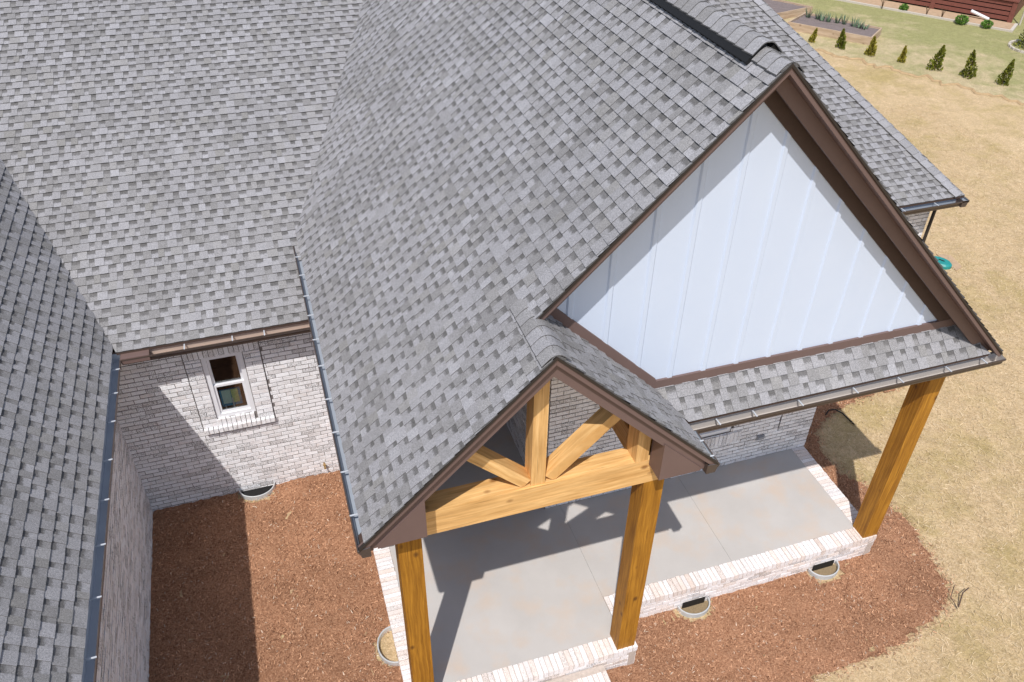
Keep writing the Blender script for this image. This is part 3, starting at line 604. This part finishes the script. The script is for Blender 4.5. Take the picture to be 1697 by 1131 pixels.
edge = [(12.5, 4.05), (11.2, 4.1), (10.2, 4.02), (9.3, 3.85), (8.65, 3.5), (8.42, 3.0), (8.45, 2.5), (8.66, 2.1), (8.82, 1.6), (8.84, 1.2), (8.74, .6), (8.63, .1), (8.5, -.16), (8.13, -.38), (7.6, -.56), (7.0, -.65), (6.24, -.70), (5.6, -.74), (4.6, -.9), (3.4, -1.3), (1.5, -2.2), (-3.2, -3.2)]
pe = []
for i in range(len(edge)-1):
    for k in range(6):
        t = k/6; pe.append((edge[i][0]*(1-t)+edge[i+1][0]*t+random.uniform(-.035, .035), edge[i][1]*(1-t)+edge[i+1][1]*t+random.uniform(-.035, .035)))
mpoly = pe+[(-3.2, -3.2), (-3.2, 5.4), (12.5, 5.4)]
gx = np.arange(-3.1, 12.5, .07); gy = np.arange(-3.1, 5.35, .07); X, Y = np.meshgrid(gx, gy); nx = len(gx)
Zm = gh(X)+.014+rng.uniform(-.018, .020, X.shape)+.012*np.sin(X*5.1+2*np.sin(Y*2.3))*np.sin(Y*4.3+X)
WELLS = [(4.70, .878), (6.93, .878), (.345, 1.38), (-1.255, 4.896)]
inwell = lambda x, y: np.any([np.hypot(x-a, y-b_) < .255 for a, b_ in WELLS], axis=0)
keep = inside(mpoly, X, Y) & ~inwell(X, Y); V = np.stack([X+rng.uniform(-.02, .02, X.shape), Y+rng.uniform(-.02, .02, X.shape), Zm], -1).reshape(-1, 3)
kk = keep[:-1, :-1] & keep[1:, :-1] & keep[:-1, 1:] & keep[1:, 1:]; ii, jj = np.nonzero(kk); I = ii*nx+jj
tag(fastmesh('mulch_bed', V, np.stack([I, I+1, I+1+nx, I+nx], 1), M['mulch']), 'reddish brown bark mulch bed around the porch', 'mulch bed', kind='structure')
def strips(name, n, P, L0, L1, W0, W1, tilt, mat, C, zoff):
    a = rng.uniform(0, 2*np.pi, n); t = rng.normal(0, tilt, n); L = rng.uniform(L0, L1, n); Wd = rng.uniform(W0, W1, n)
    d = np.stack([np.cos(a)*np.cos(t), np.sin(a)*np.cos(t), np.abs(np.sin(t))], 1)*L[:, None]/2; s = np.stack([-np.sin(a), np.cos(a), rng.normal(0, .45, n)], 1)*Wd[:, None]/2
    c = P+np.stack([np.zeros(n), np.zeros(n), zoff+np.abs(d[:, 2])], 1)
    V = np.stack([c-d-s, c+d-s*.6, c+d+s*.6, c-d+s], 1).reshape(-1, 3); return fastmesh(name, V, np.arange(4*n).reshape(n, 4), mat, C)
def scatter(poly, n, box):
    out = np.zeros((0, 2))
    while len(out) < n:
        q = np.stack([rng.uniform(box[0], box[1], n), rng.uniform(box[2], box[3], n)], 1); q = q[inside(poly, q[:, 0], q[:, 1])]; out = np.concatenate([out, q])
    return out[:n]
q = scatter(mpoly, 95000, (-2.95, 12.4, -1.2, 5.3)); bad = (q[:, 0] > .34) & (q[:, 0] < 7.8) & (q[:, 1] > .9); bad |= (q[:, 0] > .34) & (q[:, 0] < 3.48) & (q[:, 1] > .25); bad |= (q[:, 0] > -2.9) & (q[:, 0] < .6) & (q[:, 1] > 4.9)
ei = rng.integers(0, len(edge)-2, 1600); et = rng.random(1600); ea = np.array(edge); eq = ea[ei]*(1-et[:, None])+ea[ei+1]*et[:, None]+rng.normal(0, .075, (1600, 2))
q = np.concatenate([q[~bad], eq]); q = q[~inwell(q[:, 0], q[:, 1])]; n = len(q); r = rng.random(n)[:, None]; base = np.array([.12, .050, .027])*(1-r)+np.array([.80, .465, .285])*r
pale = rng.random(n) < .045; base[pale] = np.array([.80, .66, .53])*rng.uniform(.7, 1.1, (pale.sum(), 1))
tag(strips('bark_chips', n, np.column_stack([q, gh(q[:, 0])]), .014, .050, .004, .010, .45, M['chip'], base, .022), 'loose shredded bark chips covering the mulch bed', 'bark mulch', kind='stuff')
lp = [(8.0, -2.5), (21, -2.5), (21, 18), (12, 9), (11.4, 4.0)]+edge[1:17]
q = scatter(lp, 60000, (5.5, 21, -2.5, 16)); n = len(q); r = rng.random(n)
tag(strips('dry_grass', n, np.column_stack([q, gh(q[:, 0])]), .03, .10, .003, .008, .35, M['blade'], np.stack([r, r, r], 1), .0), 'dry straw coloured grass blades of the lawn', 'grass', kind='stuff')
# the greener lawn beyond, its soil edge and the planting bed by the deck
b = MB(); A0 = Vector((24.75, 14.2, -.452)); A1 = Vector((12.0, 36.5, -.452)); seg = 140; ln = []
for i in range(seg+1): p = A0.lerp(A1, i/seg)+(A0-A1).normalized()*0; q_ = Vector((.86, .5, 0))*(.16*math.sin(i*.9)+.12*math.sin(i*2.3)+random.uniform(-.12, .12)); ln.append(p+q_)
ex = (A0-A1).normalized()*60; pts = [A0+ex]+ln+[A1-ex]
for i in range(len(pts)-1): f = Vector((70, 40, 0)); b.face([pts[i], pts[i]+f, pts[i+1]+f, pts[i+1]])
tag(b.build('rear_lawn', M['lawn2']), 'greener lawn beyond the row of young conifers', 'lawn', kind='structure')
b = MB()
for i in range(len(pts)-1):
    n_ = Vector((.86, .5, 0)); prof = [(-.12, .0), (-.04, .03), (.04, .022), (.10, .0)]; A = [pts[i]+n_*x+Vector((0, 0, z)) for x, z in prof]; B = [pts[i+1]+n_*x+Vector((0, 0, z)) for x, z in prof]
    for k in range(3): b.face([A[k], A[k+1], B[k+1], B[k]])
tag(b.build('soil_edge', plain('tan_soil', (.44, .31, .175), .95, .1, 0, .45, 5)), 'low tan soil edge between dry and greener lawn', 'soil edge', kind='structure')
DV = (Vector((30.304, 22.049, 0))-Vector((27.189, 26.264, 0))).normalized(); DN = Vector((-DV.y, DV.x, 0)); DN = -DN if DN.x > 0 else DN
DC = Vector((30.304, 22.049, -.45)); fr_ = DN                           # DN points from the deck towards the camera side
b = MB(); g0 = DC+DV*.25; b.face([g0+DN*0+Vector((0, 0, .012)), g0+DN*1.25+Vector((0, 0, .012)), g0-DV*16+DN*1.25+Vector((0, 0, .012)), g0-DV*16+Vector((0, 0, .012))]); tag(b.build('planting_bed', M['bed']), 'sandy planting bed in front of the neighbouring red deck', 'planting bed', kind='structure')
b = MB(); b.box(g0+DN*1.22-Vector((0, 0, .05)), -DV*16, DN*.1, (0, 0, .12)); b.box(g0-Vector((0, 0, .05))+DN*.2, DN*1.12, DV*.12, (0, 0, .13)); tag(b.build('bed_edging', M['kerb']), 'pale edging kerb along the sandy bed by the deck', 'edging')
# deck
dk = empty('garden_deck', DC, 'dark red timber deck with horizontal skirt boards and black railing', 'deck')
Z = Vector((0, 0, 1))
for k in range(4): b = MB(); b.box(DC-DV*18+Z*(.07+k*.19), DV*17.9, -DN*.03, Z*.145); b.build('skirt_board', M['deck'], dk)
b = MB(); b.box(DC-DV*18+Z*.82-DN*-.06, DV*18.1, -DN*4, Z*.05); b.build('deck_floor', M['deck'], dk)
b = MB(); b.box(DC-DV*18-DN*.10+Z*.0, DV*17.9, -DN*.02, Z*.82); b.build('skirt_backing', M['vent'], dk)
for t in (0, 3.1, 6.2, 9.3, 12.4, 15.5): b = MB(); b.box(DC-DV*(t+.09)+DN*.03, DV*.18, -DN*.18, Z*.83); b.build('post', M['deck'], dk)
b = MB(); b.box(DC+DV*.01-DN*.05, -DN*4, DV*.03, Z*.8); b.build('side_skirt', M['deck'], dk)
rl = MB(); rl.box(DC-DV*18-DN*.25+Z*1.80, DV*17.2, -DN*.09, Z*.04); rl.box(DC-DV*18-DN*.27+Z*.95, DV*17.2, -DN*.04, Z*.04)
for i in range(120): rl.box(DC-DV*(.9+i*.14)-DN*.28+Z*.99, Z*.81, DV*.022, -DN*.022)
rl.build('railing', M['black'], dk)
b = MB(); b.box(DC-DV*.35-DN*.2+Z*.87, Z*1.3, DV*.4, -DN*.4); b.build('corner_post', M['soffit'], dk)
b = MB(); b.tube([DC+DV*.42+DN*.1, DC+DV*.42+DN*.1+Z*2.6], .035, 8); tag(b.build('pole', M['kerb']), 'thin pale pole standing at the corner of the red deck', 'pole')
b = MB(); b.tube([DC-DV*.75+DN*.25+Z*.06, DC-DV*.4+DN*.55+Z*.05, DC-DV*1.5+DN*.3+Z*.28][::2], .06, 10); tag(b.build('drain_pipe', M['vinyl']), 'short white drain pipe lying beside the deck skirt', 'pipe')
b = MB(); b.prism([DC+DV*.9-DN*.3+Z*.9, DC+DV*2.2-DN*.1+Z*.9, DC+DV*2.2-DN*1.2+Z*1.2, DC+DV*.9-DN*1.2+Z*1.2], Z*.05); b.box(DC+DV*1.4-DN*.7-Z*0, Z*1.0, DV*.08, DN*.08); tag(b.build('garden_table', plain('aqua_cloth', (.10, .38, .42), .7)), 'aqua topped garden table beside the deck corner', 'table')

# raised beds
def raised_bed(c, label):
    P = [Vector((x, y, -.45)) for x, y in c]; t = empty('raised_bed', sum(P, Vector())/4, label, 'garden bed', 'raised garden beds'); H = .30
    for i in range(4):
        a, d = P[i], P[(i+1) % 4]; e = (d-a).normalized(); n_ = Vector((-e.y, e.x, 0)); cc = sum(P, Vector())/4; n_ = n_ if n_.dot(cc-a) > 0 else -n_
        b = MB(); b.box(a+e*(.05 if i % 2 else 0), e*((d-a).length-(.1 if i % 2 else 0)), n_*.05, Z*H); b.build('plank', M['plank'], t)
    cc = sum(P, Vector())/4; b = MB(); n = 14; g = {}
    for i in range(n+1):
        for j in range(n+1):
            p = (P[0]*(1-i/n)+P[1]*(i/n))*(1-j/n)+(P[3]*(1-i/n)+P[2]*(i/n))*(j/n); p = cc+(p-cc)*.955; g[i, j] = p+Z*(H-.06+random.uniform(-.02, .02))
    for i in range(n):
        for j in range(n): b.face([g[i, j], g[i+1, j], g[i+1, j+1], g[i, j+1]])
    b.build('soil', M['soil'], t); return t
bedA = [(20.83, 23.84), (22.90, 21.25), (24.05, 22.15), (22.25, 24.75)]
raised_bed(bedA, 'plank raised bed with a row of spiky green plants')
raised_bed([(19.6, 26.9), (21.0, 24.9), (23.0, 25.35), (21.5, 27.6)], 'plank raised bed of bare dark soil nearest the roof')
def leafblob(mb, c, rx, rz, n, size, shape='cone', up_=.5, rd=random, lean=(0, 0)):
    ph = rd.random()*6
    for _ in range(n):
        h = rd.random(); a = rd.random()*6.283
        if shape == 'cone': h = h**1.25; rad = rx*(1-h)**.75*(.35+.65*rd.random()**.4)*(1+.3*math.sin(a*3+h*7+ph)); p = Vector((math.cos(a)*rad+lean[0]*h*rz, math.sin(a)*rad+lean[1]*h*rz, .03+h*rz))
        else: e = rd.uniform(-1, 1); rad = rx*math.sqrt(max(0, 1-e*e))*(rd.random()**.35); p = Vector((math.cos(a)*rad, math.sin(a)*rad, rz*.5*(1+e*.95)))
        d = Vector((math.cos(a)*.6+rd.gauss(0, .4), math.sin(a)*.6+rd.gauss(0, .4), up_+rd.random())).normalized(); s = d.cross(Vector((rd.gauss(0, 1), rd.gauss(0, 1), rd.gauss(0, 1)))).normalized(); L = size*rd.uniform(.6, 1.4); W = L*.33
        p = Vector(c)+p; t = rd.random(); mb.face([p-d*L*.4, p+s*W, p+d*L*.6, p-s*W], 0, (t, t, t))
trees = [((20.93, 22.22), .50, .11, 'arby', 'tiny yellowish conifer at the far left end of the row, by the raised bed'), ((21.61, 21.31), .66, .18, 'arb', 'small green conifer directly in front of the raised bed'),
         ((22.21, 20.31), .66, .18, 'arby', 'small leaning conifer just past the right corner of the raised bed'), ((22.89, 19.38), .56, .12, 'arby', 'thin sparse conifer alone mid lawn, slimmest of the row'),
         ((23.55, 18.42), .84, .25, 'arb', 'broad dark green conifer next to the thin sparse one'), ((24.17, 17.44), .90, .24, 'arb', 'tall dark conifer second from the near right end of the row'),
         ((24.84, 16.53), .84, .21, 'arb', 'dark conifer at the near right end of the row')]
def conifer(x, y, h, r, mat, label, n=420):
    t = empty('conifer', (x, y, -.45), label, 'conifer', 'young conifers in a row on the lawn'); b = MB(); leafblob(b, (x, y, -.45), r, h, n, .085, lean=(random.uniform(-.14, .16), random.uniform(-.12, .12))); b.build('foliage', M[mat], t)
    b = MB(); b.tube([(x, y, -.47), (x, y, -.45+h*.7)], [.025, .008], 6); b.build('trunk', M['bark'], t); return t
for (x, y), h, r, mt, lb in trees: conifer(x, y, h, r, mt, lb, int(260+r*1400))
t = conifer(28.75, 19.2, 1.65, .55, 'arb', 'larger round conifer in a pale stone ring at the right edge', 1500); t['group'] = 'larger garden conifer'
b = MB()
for k in range(22): a = k*2*math.pi/22; b.box(Vector((28.75+.75*math.cos(a), 19.2+.75*math.sin(a), -.46)), Vector((-math.sin(a), math.cos(a), 0))*.19, Vector((math.cos(a), math.sin(a), 0))*.09, (0, 0, .09), 0, (.5, .5, .5), .008)
tag(b.build('stone_ring', M['kerb']), 'pale stone edging ring around the larger conifer', 'stone ring')
P0, P1 = Vector((22.0, 24.25, -.2)), Vector((23.55, 22.2, -.2))
for i in range(9):
    t_ = (i+.3)/9; p = P0.lerp(P1, t_)+Vector((random.uniform(-.1, .1), random.uniform(-.1, .1), 0)); b = MB(); hh = .42*(1-.45*t_)*random.uniform(.85, 1.15)
    for k in range(16):
        a = random.random()*6.283; o = p+Vector((math.cos(a), math.sin(a), 0))*.06; tip = o+Vector((math.cos(a)*random.uniform(.05, .2), math.sin(a)*random.uniform(.05, .2), hh*random.uniform(.7, 1.1))); s = Vector((-math.sin(a), math.cos(a), 0))*.022; t = random.random(); b.face([o-s, o+s, tip+s*.2, tip-s*.2], 0, (t, t, t))
    tag(b.build('spiky_plant', M['iris']), ('spiky blue-green leaf clump in the raised bed'), 'plant', 'spiky plants in the raised bed')
for (x, y), r, h, lb in (((28.2, 22.45), .42, .48, 'leafy green shrub hiding the deck skirt, left half of the big pair'), ((28.85, 21.75), .36, .40, 'low leafy green shrub beside the white drain pipe'), ((27.05, 24.6), .30, .36, 'small bright green shrub alone in the sandy bed'), ((25.6, 26.9), .25, .3, 'dark green shrub at the far end of the sandy bed')):
    b = MB(); leafblob(b, (x, y, -.45), r*.62, h*.75, 380, .085, 'ball', .3); tag(b.build('shrub', M['shrub']), lb, 'shrub', 'shrubs in the deck bed')
for (x, y), lb in (((26.35, 25.1), 'wispy bare seedling left of the small bright shrub'), ((27.55, 23.75), 'wispy bare stem standing before the deck post'), ((27.95, 23.3), 'thin wispy stem just left of the big shrub pair')):
    b = MB()
    for k in range(7): a = random.random()*6.28; b.tube([(x, y, -.45), (x+.05*math.cos(a), y+.05*math.sin(a), -.2), (x+.16*math.cos(a), y+.16*math.sin(a), .0)], [.012, .008, .004], 4)
    tag(b.build('seedling', M['bark']), lb, 'plant', 'wispy seedlings in the deck bed')

# ------------------------------------------------------------------ window wells and small things
def well(c, axis, nrm, r, label, rise=.08, straw=True, vent=True):
    c, axis, nrm = Vector(c), Vector(axis), Vector(nrm); t = empty('vent_well', c, label, 'vent well', 'curved steel vent wells'); b = MB(); n = 26
    zlev = [(-.16, 0), (-.11, .010), (-.06, 0), (-.01, .010), (.03, 0), (rise, .002), (rise+.006, .008), (rise+.005, .018), (rise, .022)]
    def pt(i, z, dr): a = math.pi*i/n; return c+axis*math.cos(a)*(r+dr)+nrm*math.sin(a)*(r*.82+dr)+Z*z
    for i in range(n):
        for k in range(len(zlev)-1): b.face([pt(i, *zlev[k]), pt(i+1, *zlev[k]), pt(i+1, *zlev[k+1]), pt(i, *zlev[k+1])])
        b.face([pt(i, rise, .022), pt(i+1, rise, .022), pt(i+1, -.16, .02), pt(i, -.16, .02)])
    b.build('steel_rim', M['galv'], t)
    b = MB()
    for i in range(n): b.face([c+Z*.004, pt(i, .004, -.004), pt(i+1, .004, -.004)], 0)
    b.build('bottom', M['sand'] if straw else M['black'], t)
    if vent:
        b = MB(); b.box(c-axis*.18+Z*.008+nrm*.003, axis*.36, nrm*.012, Z*.13); b.build('grille', M['black'], t)
    return t
well((4.70, .878, -.45), (1, 0, 0), (0, -1, 0), .235, 'curved steel vent well against the porch base, nearer the middle post')
well((6.93, .878, -.45), (1, 0, 0), (0, -1, 0), .235, 'curved steel vent well against the porch base near the right post')
well((.345, 1.38, -.262), (0, 1, 0), (-1, 0, 0), .27, 'curved steel vent well on the left side of the porch', .11, True, False)
well((-1.255, YMW-.012, -.225), (1, 0, 0), (0, -1, 0), .27, 'curved steel vent well below the small courtyard window', .07, False, False)
b = MB(); pts_ = [(8.98, 3.80), (9.08, 3.86), (9.2, 3.84), (9.3, 3.74), (9.36, 3.6), (9.38, 3.45)]; b.tube([(x, y, -.40+.05*math.sin(i)) for i, (x, y) in enumerate(pts_)], .013, 8); tag(b.build('drip_hose', M['black']), 'thin black drip hose curving over the shaded grass', 'hose')
b = MB(); b.tube([(8.43, -.36, -.44), (8.41, -.2, -.36), (8.50, -.12, -.30), (8.6, -.05, -.36)], .006, 8); b.tube([(8.46, -.34, -.44), (8.62, -.2, -.34), (8.76, -.16, -.33)], .009, 8); tag(b.build('edging_scrap', M['soffit']), 'bent dark strips of lawn edging at the mulch corner', 'edging strip')
t = empty('utility_lid', (14.7, 7.55, -.45), 'teal plastic utility box lid set in the dry lawn', 'utility lid')
b = MB(); c = Vector((14.72, 7.56, -.46)); a1 = Vector((.55, .3, 0)).normalized(); a2 = Vector((-a1.y, a1.x, 0)); pl = [c+a1*math.cos(k*math.pi/12)*.20*(1 if abs(math.cos(k*math.pi/12)) < .8 else .95)+a2*math.sin(k*math.pi/12)*.27 for k in range(24)]
b.prism(pl, Z*.07); tp = [c+(p-c)*.82+Z*.11 for p in pl]; b2 = [p+Z*.07 for p in pl]
for i in range(24): j = (i+1) % 24; b.face([b2[i], b2[j], tp[j], tp[i]])
b.face(tp); b.build('cover', M['lid'], t); b = MB(); b.box(c+Z*.112+a2*-.08, a2*.14, a1*.035, Z*.006); b.build('slot', M['black'], t)
b = MB(); b.prism([Vector((14.95, 7.95, -.455)), Vector((15.25, 7.8, -.455)), Vector((15.15, 7.3, -.455)), Vector((14.9, 7.2, -.455))], Z*.012); tag(b.build('bare_soil', M['bed']), 'bare soil patch beside the teal lid', 'soil patch', kind='structure')
